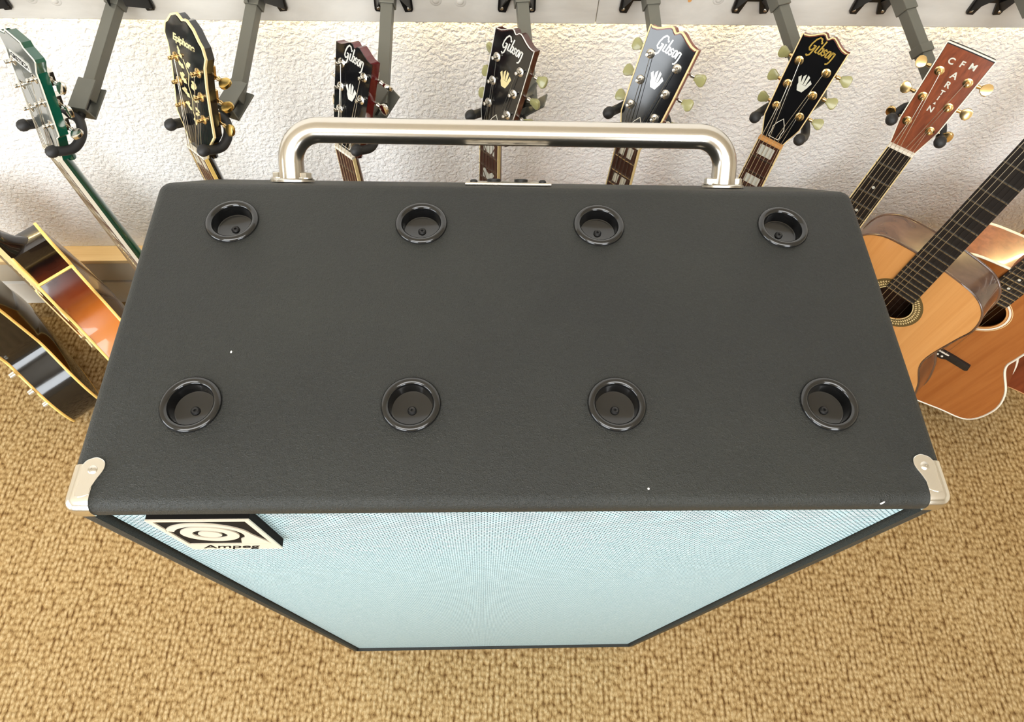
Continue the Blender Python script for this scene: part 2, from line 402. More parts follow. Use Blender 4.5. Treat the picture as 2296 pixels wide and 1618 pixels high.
# chrome corners
for sx in (-1, 1):
    bm = bmesh.new()
    bmesh.ops.create_cube(bm, size=1)
    bmesh.ops.scale(bm, vec=(.0205, .0345, .0165), verts=bm.verts)
    bmesh.ops.translate(bm, vec=(sx * (-.33 - .0010 + .01025) * -1 if sx > 0 else (-.33 - .0010 + .01025), -.0010 + .01725 + OY, H + .0010 - .00825), verts=bm.verts)
    out = [v_ for v_ in bm.verts]
    def outer(e):
        a, b = e.verts
        cx = (a.co.x + b.co.x) / 2; cy = (a.co.y + b.co.y) / 2 - OY; cz = (a.co.z + b.co.z) / 2
        k = (abs(cx) > .3305) + (cy < -.0008) + (cz > H + .0008)
        return k >= 2
    bmesh.ops.bevel(bm, geom=[e for e in bm.edges if outer(e)], offset=.0100, segments=5, profile=.5, affect='EDGES')
    me = bpy.data.meshes.new('corner_protector'); bm.to_mesh(me); bm.free()
    cp = link('corner_protector', me, 'polished_corner', cabt, 40)
    ear = spline([(.0095, .009), (.0092, .020), (.0085, .030), (.0100, .0350), (.0135, .0375), (.0185, .0385), (.0240, .0355), (.0250, .0295), (.0215, .0215), (.0192, .0150), (.0186, .010)], 6, True)
    ear = [(sx * (.33 - p[0]), p[1] + OY) for p in ear]
    e_ = flat_shape('mounting_ear', [ear], .0016, 'polished_corner', cp, Matrix.Translation((0, 0, H + .0006)), .0005)
    m = MB(); m.lathe([(.0033, 0), (.0033, .0005), (.0026, .0012), (.0009, .0014), (.0006, .0006), (0, .0006)], 18, Matrix.Translation((sx * .3128, .0290 + OY, H + .0014)))
    m.build('screw', 'nickel', cp, 40)
# badge
BX0, BX1, BZ0, BZ1 = -.2790, -.2028, 1.1005, 1.1968
bc = ((BX0 + BX1) / 2, (BZ0 + BZ1) / 2); bw, bh = BX1 - BX0, BZ1 - BZ0
m = MB(); m.box((bc[0], .0018 + OY, bc[1]), (bw, .0072, bh)); badge = m.build('badge', 'badge_dark', cabt, 0, .0006)
def bM(y): return Matrix.Translation((bc[0], y + OY, bc[1])) @ XZ
hw, hh = bw / 2, bh / 2
rect = [(-hw, -hh), (hw, -hh), (hw, hh), (-hw, hh)]
bcut = -hh + .019                               # lower strip carries the lettering
inner = [(-hw + .004, bcut), (hw - .004, bcut), (hw - .004, hh - .004), (-hw + .004, hh - .004)]
flat_shape('badge_frame', [rect, inner], .0012, 'badge_silver', badge, bM(-.0022))
def circ(cx, cy, rx, ry, a0=0, a1=360, n=48): return [(cx + rx * cos(radians(a0 + (a1 - a0) * i / n)), cy + ry * sin(radians(a0 + (a1 - a0) * i / n))) for i in range(n + (0 if a1 - a0 == 360 else 1))]
ex, ey = -.0055, .0045
flat_shape('emblem', [circ(ex, ey, .0222, .0222), circ(ex, ey, .0132, .0132)], .0012, 'badge_silver', badge, bM(-.0022))
flat_shape('emblem', [circ(ex, ey, .0090, .0090)], .0012, 'badge_silver', badge, bM(-.0022))
arc = circ(ex, ey, .0322, .0335, 158, 0, 40) + [(hw - .0045, bcut + .004), (hw - .0045, bcut + .0012), (ex + .0150, bcut + .0012), (ex + .0195, ey - .016)] + circ(ex, ey, .0262, .0262, -30, 158, 36)
arc = [p for p in arc if p[0] < hw - .0042]
flat_shape('emblem', [arc], .0012, 'badge_silver', badge, bM(-.0022))
text_mesh('lettering', 'Ampeg', .0165, 'badge_dark', badge, bM(-.0029) @ Matrix.Translation((-.004, -hh + .0098, 0)), .35, .0002, .0001)
# towel-bar handle on the sloping rear edge
nv = Vector((0, .712, .702)); nv.normalize(); tv = Vector((0, nv.z, -nv.y))     # outward normal, down-slope
mid = Vector((0, .3475 + OY, 1.1788))
hx = .2215; Lh = .050; rb = .030
path = []
for i in range(3): path.append(Vector((-hx, 0, 0)) + nv * (Lh - rb) * i / 2)
for i in range(1, 11):
    a_ = pi / 2 * i / 10; path.append(Vector((-hx + rb * (1 - cos(a_)), 0, 0)) + nv * (Lh - rb + rb * sin(a_)))
path += [Vector((-p.x, p.y, p.z)) for p in reversed(path)]
m = MB(); m.tube([mid + p for p in path], .0124, 28); hd = m.build('handle', 'brushed_steel', cabt, 60)
Mf = Matrix((( -1, 0, 0, 0), (0, tv.y, nv.y, 0), (0, tv.z, nv.z, 0), (0, 0, 0, 1)))
for sx in (-1, 1):
    b_ = mid + Vector((sx * hx, 0, 0)); T = Matrix.Translation(b_) @ Mf
    m = MB(); m.lathe([(.0195, 0), (.0195, .0022), (.0180, .0032), (.0125, .0034)], 32, T @ Matrix.Diagonal((1.12, .8, 1, 1)))
    fl = m.build('flange', 'nickel', hd, 40)
    for q in (-1, 1):
        m = MB(); Tb = T @ Matrix.Translation((q * .0150, q * -.0035 * sx, .0030))
        m.lathe([(.0062, 0), (.0062, .0012)], 20, Tb); m.lathe([(.0058, .0012), (.0058, .0055), (.0048, .0062)], 6, Tb @ Matrix.Rotation(.3, 4, 'Z'))
        m.build('bolt', 'nickel', hd, 30)
# jack plate in the middle of the slope
jp = MB(); jp.box((0, 0, 0), (.086, .052, .003), Matrix.Translation(mid + Vector((-.003, 0, 0)) + nv * .001) @ Mf)
jpo = jp.build('jack_plate', 'nickel', cabt, 30, .001)
for q in (-1, 1):
    m = MB(); m.lathe([(.0038, 0), (.0038, .0012), (.0024, .0026), (0, .0027)], 16, Matrix.Translation(mid + Vector((-.003 + q * .0345, 0, 0)) + nv * .0025 - tv * .016) @ Mf); m.build('screw', 'satin_black', jpo, 40)
for q in (-1, 1):
    m = MB(); m.lathe([(.007, 0), (.007, .0025), (.0045, .003), (.0045, -.002), (0, -.002)], 20, Matrix.Translation(mid + Vector((-.003 + q * .014, 0, 0)) + nv * .0025 + tv * .006) @ Mf); m.build('jack_socket', 'satin_black', jpo, 40)
# little scuffs of white paint on the vinyl
for (x, y, z, a, b, c) in [(.2735, .0012, H - .0025, .0016, .0006, .0075), (.096, .0125, H + .0002, .0018, .0018, .0004), (-.231, .128, H + .0002, .0016, .0024, .0004)]:
    m = MB(); m.lathe([(.5, -.3), (.42, .3), (0, .5)], 7, Matrix.Translation((x, y + OY, z)) @ Matrix.Diagonal((a, b if b > .001 else .0012, c, 1)))
    m.build('scuff_mark', 'white_paint', cabt, 0)

# ------------------------------------------------------------------ guitars
fret_me = None
def fret_mesh():
    global fret_me
    if fret_me is None:
        m = MB(); m.prism([(-.5, -.0011), (.5, -.0011), (.5, .0011), (-.5, .0011)], 0, -.0012)
        o = m.build('fret', 'fret_metal', None, 30); fret_me = o.data; bpy.data.objects.remove(o)
    return fret_me
GIB_TOP = [(39, 168), (35, 167.6), (28, 169), (21, 172.5), (14, 177), (9, 179.5), (5, 179), (2, 176), (0, 174.6)]
GIB = [(21.5, -1), (21.5, 5), (24, 13), (30, 28), (33, 37), (36, 90), (38, 140)] + GIB_TOP
def mirror(pts): return pts + [(-x, z) for x, z in reversed(pts) if x > 1e-6]
def scaleM(s=.001): return Matrix.Diagonal((s, s, s, 1))
def ribbon(m, pts, w, y0, y1, M):
    pts = [Vector((p[0], p[1])) for p in pts]
    for a, b in zip(pts[:-1], pts[1:]):
        d = (b - a)
        if d.length < 1e-9: continue
        d = d.normalized(); nn = Vector((-d.y, d.x)) * w / 2; a2 = a - d * w * .3; b2 = b + d * w * .3
        m.prism([tuple(a2 + nn), tuple(a2 - nn), tuple(b2 - nn), tuple(b2 + nn)], y0, y1, M)
def script_logo(parent, mat, M, unit, cx, cz, wd=.21):
    unit *= .89
    # slanted pen-stroke lettering reading Gibson
    st = [[(1.05, 1.75), (.85, 2.1), (.5, 2.15), (.2, 1.75), (.02, 1.0), (.05, .35), (.3, .05), (.6, .2), (.78, .85), (.45, .85)],
          [(.78, .85), (.8, .1), (.74, -.55), (.5, -.85), (.3, -.7)],
          [(1.15, 1.05), (1.15, .1), (1.4, .05)], [(1.2, 1.5), (1.22, 1.68)],
          [(1.65, 2.0), (1.62, .1), (1.95, .05), (2.05, .5), (1.98, .95), (1.66, .95)],
          [(2.62, .85), (2.4, 1.0), (2.25, .8), (2.3, .6), (2.55, .45), (2.6, .2), (2.4, .02), (2.2, .15)],
          [(2.82, .5), (2.9, .95), (3.1, 1.0), (3.25, .85), (3.25, .2), (3.1, .02), (2.92, .05), (2.82, .5)],
          [(3.5, .0), (3.5, 1.0)], [(3.5, .8), (3.7, 1.0), (3.9, .9), (3.95, .3), (3.95, -.4), (3.85, -.75), (3.65, -.85)]]
    m = MB()
    for s_ in st:
        p = [((x - 2.0 + .22 * (z - .5)) * unit + cx, (z - .6) * unit + cz) for x, z in s_]
        ribbon(m, p, unit * wd, -.25, -.75, M)
    return m.build('logo_lettering', mat, parent, 0)
def polys(name, shapes, mat, parent, M, y0=-.2, y1=-.6):
    m = MB()
    for s_ in shapes: m.prism(s_, y0, y1, M)
    return m.build(name, mat, parent, 0)
def crown(parent, mat, M, cx=0, cz=92):
    sh = [[(-5, 0), (5, 0), (9, 9), (11, 13), (-9, 14), (-9, 9)], [(-9, 14), (-14, 24), (-10, 29), (-4, 14)], [(-4.5, 14), (-6, 29), (-2, 34), (0, 14)],
          [(.6, 14), (1.5, 34), (6, 31), (5, 14)], [(5.5, 13.5), (9, 27), (14, 22), (10.5, 13)]]
    return polys('headstock_inlay', [[(x * .85 + cx, z * .8 + cz) for x, z in s_] for s_ in sh], mat, parent, M)

def body_outline(pts, cut=None, n=7):
    """half-width points (u, v) from the neck joint to the tail in mm, mirrored; returns closed list of (x, z)"""
    half = spline([(p[0], p[1]) for p in pts], n)
    left = [(-p.x, p.y) for p in half]
    if cut: right = [(p.x, p.y) if isinstance(p, Vector) else p for p in cut]
    else: right = [(p.x, p.y) for p in half]
    out = right + left[::-1]
    res = []
    for p in out:
        if not res or (abs(p[0] - res[-1][0]) + abs(p[1] - res[-1][1])) > .5: res.append(p)
    if abs(res[0][0] - res[-1][0]) + abs(res[0][1] - res[-1][1]) < .5: res.pop()
    return res
def dome(out, y, h, M, rings=8, flat=.0):
    """domed plate over an outline: shrinks towards the centre line"""
    m = MB(); n_ = len(out)
    zs = [p[1] for p in out]; z0, z1 = min(zs), max(zs); zc = z0 + (z1 - z0) * .42
    vs = []; fs = []
    for k in range(rings + 1):
        s_ = 1 - k / rings; hh_ = y + h * (1 - s_ ** 2.2)
        for x, z in out: vs.append((x * s_, hh_, zc + (z - zc) * (s_ * .75 + .25 * s_ ** 2)))
    for k in range(rings):
        for i in range(n_):
            j = (i + 1) % n_; fs.append((k * n_ + i, k * n_ + j, (k + 1) * n_ + j, (k + 1) * n_ + i))
    m.add(vs, fs, M); return m

def make_guitar(sp):
    g = empty('guitar', sp['pos'], radians(sp['yaw']), sp['label'], 'guitar', sp.get('group'))
    if 'size' in sp: g.scale = (sp['size'],) * 3
    if 'roll' in sp: g.rotation_euler = (radians(sp['pitch']), radians(sp['roll']), radians(sp['yaw']))
    mm = scaleM(); ha = radians(sp.get('ha', 17))
    Hm = Matrix.Rotation(-ha, 4, 'X') @ mm          # head plane: z tilts back
    Ls = sp['scale']; wn, w12 = sp['wn'], sp['w12']; nf = sp['nf']; bt = sp.get('bt', 6)
    dist = lambda n_: Ls * (1 - 2 ** (-n_ / 12)); wid = lambda d: wn + (w12 - wn) * d / (Ls / 2)
    fe = sp.get('fend', dist(nf) + 6); joint = sp['joint']
    # --- headstock
    ho = sp['head']; th = sp.get('hth', 14)
    hs = flat_shape('headstock', [mirror(ho)], th, sp['headside'], g, Matrix.Rotation(-ha, 4, 'X') @ Matrix.Translation((0, (th / 2) * .001, 0)) @ XZ @ mm, 0)
    fc = sp['face']; ins = sp.get('bind', 0)
    def inset(pts, k):
        P = mirror(pts); n_ = len(P); o = []
        for i in range(n_):
            a, b, c = Vector(P[i - 1]), Vector(P[i]), Vector(P[(i + 1) % n_])
            d = (c - a).normalized(); o.append((b.x - d.y * k, b.y + d.x * k))
        # keep winding-independent: choose the inward sign
        ar = sum(P[i][0] * P[(i + 1) % n_][1] - P[(i + 1) % n_][0] * P[i][1] for i in range(n_))
        if ar < 0:
            o = []
            for i in range(n_):
                a, b, c = Vector(P[i - 1]), Vector(P[i]), Vector(P[(i + 1) % n_]); d = (c - a).normalized(); o.append((b.x + d.y * k, b.y - d.x * k))
        return o
    if ins:
        flat_shape('headstock_binding', [mirror(ho), inset(ho, ins)], 3.2 if ins > 1.5 else 1.5, sp['bindmat'], hs, Matrix.Rotation(-ha, 4, 'X') @ Matrix.Translation((0, .0009 if ins > 1.5 else -.0003, 0)) @ XZ @ Matrix.Diagonal((.00102, .00101, .001, 1)))
    flat_shape('headstock_face', [inset(ho, max(ins, .15))], 1.2, fc, hs, Matrix.Rotation(-ha, 4, 'X') @ Matrix.Translation((0, -.0004, 0)) @ XZ @ mm)
    F = Matrix.Rotation(-ha, 4, 'X') @ Matrix.Translation((0, -.0006, 0)) @ mm
    if sp.get('decor'): sp['decor'](hs, F)
    if sp.get('truss', 0):
        tp = [(9, 8), (10, 12), (9, 18), (10.5, 26), (7, 34), (3.5, 39), (0, 44)]
        flat_shape('truss_rod_cover', [mirror(tp)], .8, 'ivory', hs, F @ Matrix.Translation((0, -.6, 0)) @ XZ)
        flat_shape('truss_rod_cover', [[(x * .88, 25 + (z - 25) * .93) for x, z in mirror(tp)]], .8, 'gloss_black', hs, F @ Matrix.Translation((0, -1.1, 0)) @ XZ)
    # --- neck + heel
    m = MB(); vs = []; sg = 12; secs = []
    for t_ in [i / 14 for i in range(15)]:
        d = t_ * joint; secs.append((d, wid(d) / 2 - .3, 15 + 5 * t_ if t_ < .86 else 20 + (sp['bdep'] * .75 - 20) * ((t_ - .86) / .14) ** 1.6))
    for d, hw_, dep in secs:
        for k in range(sg + 1):
            a_ = pi * k / sg; vs.append((cos(a_) * hw_ * (1 if dep < 26 else 1 - .35 * sin(a_)), sin(a_) * dep, -d))
    fs = [(i * (sg + 1) + k, i * (sg + 1) + k + 1, (i + 1) * (sg + 1) + k + 1, (i + 1) * (sg + 1) + k) for i in range(len(secs) - 1) for k in range(sg)]
    fs += [(i * (sg + 1) + sg, i * (sg + 1), (i + 1) * (sg + 1), (i + 1) * (sg + 1) + sg) for i in range(len(secs) - 1)]
    fs += [tuple(range(sg + 1)), tuple((len(secs) - 1) * (sg + 1) + k for k in range(sg, -1, -1))]
    m.add(vs, fs, mm)
    m.tube([(0, 20, -14), (0, 22, 4), (0, 25, 22)], [13, 12, 7], 12, M=mm @ Matrix.Diagonal((1.35, .75, 1, 1)))
    neck = m.build('neck', sp['neckmat'], g, 50)
    # --- fretboard
    m = MB(); out = [(-wn / 2, 0), (wn / 2, 0), (wid(fe) / 2, -fe), (-wid(fe) / 2, -fe)]
    m.prism(out, -bt, .4, mm); fbd = m.build('fretboard', sp['board'], g, 0)
    if sp.get('fbind'):
        for sd in (-1, 1):
            m = MB(); m.prism([(sd * (wn / 2 - 1.2), 0), (sd * (wn / 2 + .5), 0), (sd * (wid(fe) / 2 + .5), -fe), (sd * (wid(fe) / 2 - 1.2), -fe)], -bt - .15, .3, mm)
            m.build('fretboard_binding', sp['fbind'], fbd, 0)
    for n_ in range(1, nf + 1):
        d = dist(n_); o = bpy.data.objects.new('fret', fret_mesh()); COL.objects.link(o); o.parent = fbd
        o.location = (0, -bt * .001, -d * .001); o.scale = ((wid(d) - 1) * .001, 1, 1)
    inl = sp.get('inlay')
    if inl:
        for n_ in sp.get('inlay_at', (3, 5, 7, 9, 12, 15, 17)):
            if n_ > nf: continue
            a_, b_ = dist(n_ - 1), dist(n_); c_ = (a_ + b_) / 2; L_ = (b_ - a_); wv_ = wid(c_) / 2
            P = MB(); y0, y1 = -bt + .3, -bt - .25
            if inl == 'dot':
                xs = [0] if n_ != 12 else [-9, 9]
                for x in xs: P.prism([(x + 3 * cos(k * pi / 6), -c_ + 3 * sin(k * pi / 6)) for k in range(12)], y0, y1, mm)
            elif inl == 'block':
                hw_ = wv_ * .62; q = L_ * .30
                P.prism([(-hw_, -c_ - q), (hw_, -c_ - q), (hw_, -c_ + q), (-hw_, -c_ + q)], y0, y1, mm)
            elif inl == 'slash':
                hw_ = wv_ * .72; q = L_ * .32
                P.prism([(-hw_, -c_ - q), (-1.5 + 3, -c_ - q), (-5 + 3, -c_ + q), (-hw_, -c_ + q)], y0, y1, mm)
                P.prism([(4 + 2, -c_ - q), (hw_, -c_ - q), (hw_, -c_ + q), (1 + 2, -c_ + q)], y0, y1, mm)
            elif inl == 'parallel':
                q = L_ * .33
                P.prism([(-13, -c_ - q), (-3, -c_ - q), (-1, -c_ + q), (-11, -c_ + q)], y0, y1, mm)
                P.prism([(2, -c_ - q), (12, -c_ - q), (14, -c_ + q), (4, -c_ + q)], y0, y1, mm)
            elif inl == 'trapezoid':
                q = L_ * .33
                P.prism([(-15, -c_ - q), (15, -c_ - q), (12, -c_ + q), (-12, -c_ + q)], y0, y1, mm)
            elif inl == 'fan':
                q = L_ * .38
                P.prism([(-5, -c_ - q), (5, -c_ - q), (14, -c_ + q * .6), (9, -c_ + q), (0, -c_ + q * .2), (-9, -c_ + q), (-14, -c_ + q * .6)], y0, y1, mm)
                P.prism([(-13, -c_ - q), (-8, -c_ - q), (-13, -c_)], y0, y1, mm); P.prism([(13, -c_ - q), (8, -c_ - q), (13, -c_)], y0, y1, mm)
            P.build('inlay', sp.get('inlaymat', 'pearl'), fbd, 0)
    # --- nut
    m = MB(); m.box((0, -bt / 2 - .8, 2.6), (wn + .4, bt + 1.8, 5.2), mm); m.build('nut', sp.get('nutmat', 'ivory'), g, 0, .0004)
    # --- tuners
    v0, dv, lb, lt = sp['tun']; bmat = sp['button']; tm = sp['tmetal']
    def edge(v_):
        pr = [p for p in ho]
        for a, b in zip(pr[:-1], pr[1:]):
            if a[1] <= v_ <= b[1] and b[1] > a[1]: return a[0] + (b[0] - a[0]) * (v_ - a[1]) / (b[1] - a[1])
        return pr[-5][0]
    posts = []
    for sd in (-1, 1):
        for i in range(3):
            v_ = v0 + dv * i; u = sd * (lb + (lt - lb) * i / 2)
            T = Hm @ Matrix.Translation((u, 0, v_)) @ Matrix.Rotation(pi / 2, 4, 'X')
            m = MB(); m.lathe([(7.2, .5), (7.0, 1.8), (4.6, 2.6), (3.1, 2.7), (3.0, 7.2), (2.4, 8), (2.9, 9.2), (3.0, 11.5), (2.4, 12.6), (0, 12.8)], 18, T)
            tn = m.build('tuner', tm, g, 40)
            ed = edge(v_); wy = th + 5
            m = MB(); m.tube([(u, wy, v_ - 5), (sd * (ed + 9), wy, v_ - 5)], 2.1, 8, M=Hm)
            m.tube([(sd * (ed + 2), wy, v_ - 5), (sd * (ed + 4), wy, v_ - 5), (sd * (ed + 8), wy, v_ - 5)], [3.6, 3.2, 2.5], 10, M=Hm)
            m.box((u, th + 4.5, v_ - 2), (15, 9, 20), Hm)
            m.build('tuner_housing', tm, tn, 40)
            Rb = Matrix.Translation((sd * (ed + 8), wy, v_ - 5)) @ Matrix.Rotation(random.uniform(-1.2, 1.2) if bmat != 'keystone' else random.uniform(-.5, .5), 4, 'X')
            if bmat == 'keystone':
                ol = [(0, -4.5), (3, -5), (9, -8.6), (13, -9.4), (17, -6.5), (18, 0), (17, 6.5), (13, 9.4), (9, 8.6), (3, 5), (0, 4.5)]
                m = MB(); m.prism([(sd * x, z) for x, z in ol], -3.2, 3.2, Hm @ Rb); bo = m.build('tuner_button', 'keystone', tn, 50, .0015)
            else:
                ol = [(0, 3), (3, 6), (7, 9), (12, 9.6), (16, 7), (17.5, 2), (16.5, -4), (13, -8.5), (8, -9.4), (3, -6.5), (0, -3)]
                m = MB(); m.prism([(sd * x, z) for x, z in ol], -2.9, 2.9, Hm @ Rb); bo = m.build('tuner_button', bmat, tn, 50, .0014)
            posts.append((sd, i, u, v_))
    # --- strings
    spread = wn / 2 - 4; sb = sp.get('sbridge', 27); dbr = Ls
    order = sorted([p for p in posts if p[0] < 0], key=lambda p: p[1]) + sorted([p for p in posts if p[0] > 0], key=lambda p: -p[1])
    for k, (sd, i, u, v_) in enumerate(order):
        x = -spread + 2 * spread * k / 5; xb = -sb + 2 * sb * k / 5
        post = Vector(Hm @ Vector((u - sd * 2.6, -5.5, v_))) * 1000
        br_y = -sp.get('baction', 9 if not sp.get('arch') else 13)
        rad = ([.62, .56, .5, .42, .36, .34] if not sp.get('nylon') else [.65, .6, .55, .4, .4, .4])[k]
        m = MB(); m.tube([tuple(post), (x, -bt - 1.8, 3), (xb, br_y - 2, -dbr)], rad, 5, M=mm)
        m.build('string', 'string_steel' if (not sp.get('nylon') or k < 3) else 'ebony', g, 60)
    # --- body
    yf, yb = sp['yf'], sp['yf'] + sp['bdep']
    out = sp['body']; nO = len(out)
    af = sp.get('archf', 8) if sp.get('arch') else 0
    m = MB(); vs = [(x, yf, z) for x, z in out] + [(x, yb, z) for x, z in out]
    m.add(vs, [(i, (i + 1) % nO, nO + (i + 1) % nO, nO + i) for i in range(nO)], mm)
    body = m.build('body', sp['sidemat'], g, 60)
    hole = sp.get('hole')
    toph = Matrix.Translation((0, yf * .001, 0)) @ XZ @ mm
    if sp.get('arch'):
        md_ = dome(out, yf, -af, mm); md_.build('soundboard', sp['topmat'], body, 60)
        md_ = dome(out, yb, sp['arch'], mm); md_.build('back', sp.get('backmat', sp['sidemat']), body, 60)
    else:
        sps = [out] + ([circ(0, hole[0], hole[1], hole[1])] if hole else [])
        flat_shape('soundboard', sps, 2.6, sp['topmat'], body, toph)
        flat_shape('back', [out], 2.6, sp.get('backmat', sp['sidemat']), body, Matrix.Translation((0, yb * .001, 0)) @ XZ @ mm)
    bm_ = sp.get('bodybind')
    if bm_:
        for y_ in (yf, yb):
            m = MB(); m.tube([(x, y_, z) for x, z in out], sp.get('bbr', 2.6), 6, True, mm); m.build('body_binding', bm_, body, 60)
    for (ux, uz) in sp.get('horns', []):
        m = MB(); m.tube([(ux, yf, uz), (ux, yb, uz)], 3.2, 6, M=mm); m.build('horn_binding', bm_, body, 60)
    if sp.get('purf'):
        ins_ = []
        m = MB(); m.tube([(x * .975, yf - 1.5, -560 + (z + 560) * .978) for x, z in out], 1.3, 4, True, mm); m.build('purfling', sp['purf'], body, 60)
    if hole:
        c_, r_ = hole
        for k, (ra, rb_, mt) in enumerate(sp['rings']):
            flat_shape('rosette', [circ(0, c_, ra, ra), circ(0, c_, rb_, rb_)], .5, mt, body, Matrix.Translation((0, (yf - 1.35) * .001, 0)) @ XZ @ mm)
        if sp.get('tiles'):
            m = MB()
            for q in range(2):
                rr = r_ + 7 + q * 6.5; cnt = 60
                for a in range(cnt):
                    an = 2 * pi * (a + .5 * q) / cnt
                    Mx = mm @ Matrix.Translation((rr * cos(an), yf - 1.8, c_ + rr * sin(an))) @ Matrix.Rotation(-an, 4, 'Y')
                    m.box((0, 0, -.8), (5.0, .4, 1.0), Mx); m.box((0, 0, 1.0), (2.2, .4, 1.3), Mx)
            o = m.build('rosette_mosaic', 'cream', body, 0); o['kind'] = 'stuff'
    # --- bridge
    if sp.get('kind') == 'acoustic':
        z_ = -Ls; ol = [(-92, -14), (-88, -19), (-40, -16), (-30, -22), (30, -22), (40, -16), (88, -19), (92, -14), (88, 2), (40, 5), (-40, 5), (-88, 2)]
        m = MB(); m.prism([(x, z_ - 2 + z) for x, z in ol], yf - 8.5, yf - 1, mm); b_ = m.build('bridge', 'ebony', g, 30, .001)
        m = MB(); m.box((0, yf - 9, z_), (72, 3.5, 3), mm @ Matrix.Translation((0, 0, 0))); m.build('saddle', 'ivory', b_, 0)
        if not sp.get('nylon'):
            for k in range(6):
                m = MB(); m.lathe([(2.6, 0), (2.8, 2), (1.6, 3.2), (0, 3.4)], 10, mm @ Matrix.Translation((-27 + 54 * k / 5, yf - 8, z_ - 13)) @ Matrix.Rotation(pi / 2, 4, 'X')); m.build('bridge_pin', 'ivory', b_, 40)
    else:
        m = MB(); m.box((0, yf - 4 - af, -Ls), (84, 12, 12), mm); m.build('bridge', tm, g, 0, .001)
        m = MB(); m.box((0, yf - 4 - af, -Ls - 42), (92, 10, 14), mm); m.build('tailpiece', tm, g, 0, .001)
        for vv in (-Ls * .77, -Ls * .93):
            m = MB(); m.box((0, yf - 2.5 - af, vv), (70, 5, 38), mm); m.build('pickup', tm, g, 0, .001)
        for (kx, kz) in sp.get('knobs', [(110, -690), (140, -730), (90, -740), (122, -780)]):
            m = MB(); m.lathe([(9, 0), (8, 12), (6.5, 13), (0, 13)], 16, mm @ Matrix.Translation((kx, yf - sp.get('karch', af * .6), kz)) @ Matrix.Rotation(pi / 2, 4, 'X')); m.build('control_knob', sp.get('knobmat', 'gold'), g, 40)
    if sp.get('guard'):
        m = MB(); m.prism(sp['guard'], yf - af * .6 - 8, yf - af * .6 - 5.5, mm); m.build('pickguard', sp.get('guardmat', 'satin_black'), g, 0)
    return g

# body outlines (mm, z measured down from the nut)
def lespaul():
    half = [(28, -375), (60, -362), (105, -372), (128, -410), (120, -455), (106, -500), (110, -545), (140, -610), (163, -680), (150, -750), (95, -800), (0, -815)]
    cut = spline([(28, -470), (34, -440), (60, -405), (96, -398), (112, -425), (108, -470), (106, -500), (112, -545), (140, -610), (163, -680), (150, -750), (95, -800), (0, -815)], 7)
    return body_outline(half, cut)
def doublecut():
    half = [(28, -440), (48, -420), (80, -375), (110, -362), (122, -385), (125, -430), (108, -500), (112, -545), (145, -610), (168, -680), (155, -760), (95, -810), (0, -825)]
    return body_outline(half)
def semi(dz=0):
    half = [(28, -450), (40, -425), (75, -380), (120, -350), (155, -375), (158, -430), (130, -500), (128, -550), (165, -610), (203, -690), (190, -770), (120, -830), (0, -848)]
    return body_outline([(x, z - dz) for x, z in half])
def jumbo(joint, tail, ub, wa, lb, ubz, waz, lbz):
    return body_outline([(0, -joint), (40, -joint - 1), (ub * .68, -joint - 10), (ub * .92, -joint - 38), (ub, ubz), (ub * .955, ubz - 45), (wa, waz), (wa * 1.04, waz - 45), (lb * .90, lbz + 70), (lb, lbz), (lb * .93, lbz - 75), (lb * .62, tail + 22), (lb * .25, tail + 2), (0, tail)])

def logoG(mat, u=11.2, cz=157):
    def f(hs, F): script_logo(hs, mat, F, u, 1, cz)
    return f
def dec_crown(mat, lm, cz=157, u=11.2):
    def f(hs, F): script_logo(hs, lm, F, u, 1, cz); crown(hs, mat, F)
    return f
def dec_green(hs, F):
    m = MB(); m.prism([(-27, 147), (25, 149), (25, 162), (-27, 160)], -.2, -1.6, F); m.build('name_plate', 'silver_logo', hs, 0)
    text_mesh('logo_lettering', 'GRETSCH', 11.0, 'badge_dark', hs, F @ Matrix.Translation((-1, -1.7, 154.4)) @ XZ @ Matrix.Rotation(.04, 4, 'Z'), 0, .15, .25)
    m = MB(); m.prism([(-10, 12), (10, 12), (11, 30), (6, 52), (0, 60), (-6, 52), (-11, 30)], -.2, -1.2, F); m.build('truss_rod_cover', 'gloss_black', hs, 0)
def dec_epi(hs, F):
    text_mesh('logo_lettering', 'Epiphone', 14.5, 'pearl_gold', hs, F @ Matrix.Translation((-2, -.5, 178)) @ XZ @ Matrix.Rotation(.06, 4, 'Z'), .3, .15, .5, .92)
    # leafy vine inlay: pairs of pointed leaves around a stem
    m = MB(); ribbon(m, [(-8, 150), (2, 132), (-3, 112), (3, 92), (0, 72), (4, 60)], 1.5, -.2, -.6, F)
    for i, (x, z, a, s_) in enumerate([(-10, 150, 2.3, 9), (-2, 142, .7, 10), (-8, 136, 2.7, 11), (4, 133, .3, 11), (-9, 126, 3.4, 9), (6, 124, -.4, 9), (-6, 113, 2.6, 12), (3, 112, .5, 12), (-8, 103, 3.5, 10),
                                       (6, 102, -.5, 10), (-3, 92, 2.5, 11), (6, 92, .6, 10), (-5, 82, 3.5, 9), (7, 82, -.4, 8), (-2, 72, 2.6, 8), (6, 70, .4, 8), (1, 62, -1.3, 9), (-14, 157, 2.0, 7)]):
        s_ *= 1.45; c_, d_ = cos(a), sin(a)
        P = [(0, 0), (.3, .28), (.5, .18), (.65, .3), (1, 0), (.7, -.2), (.5, -.12), (.3, -.28)]
        m.prism([(x + s_ * (p * c_ - q * d_), z + s_ * (p * d_ + q * c_)) for p, q in P], -.2, -.6, F)
    o = m.build('headstock_inlay', 'pearl_gold', hs, 0)
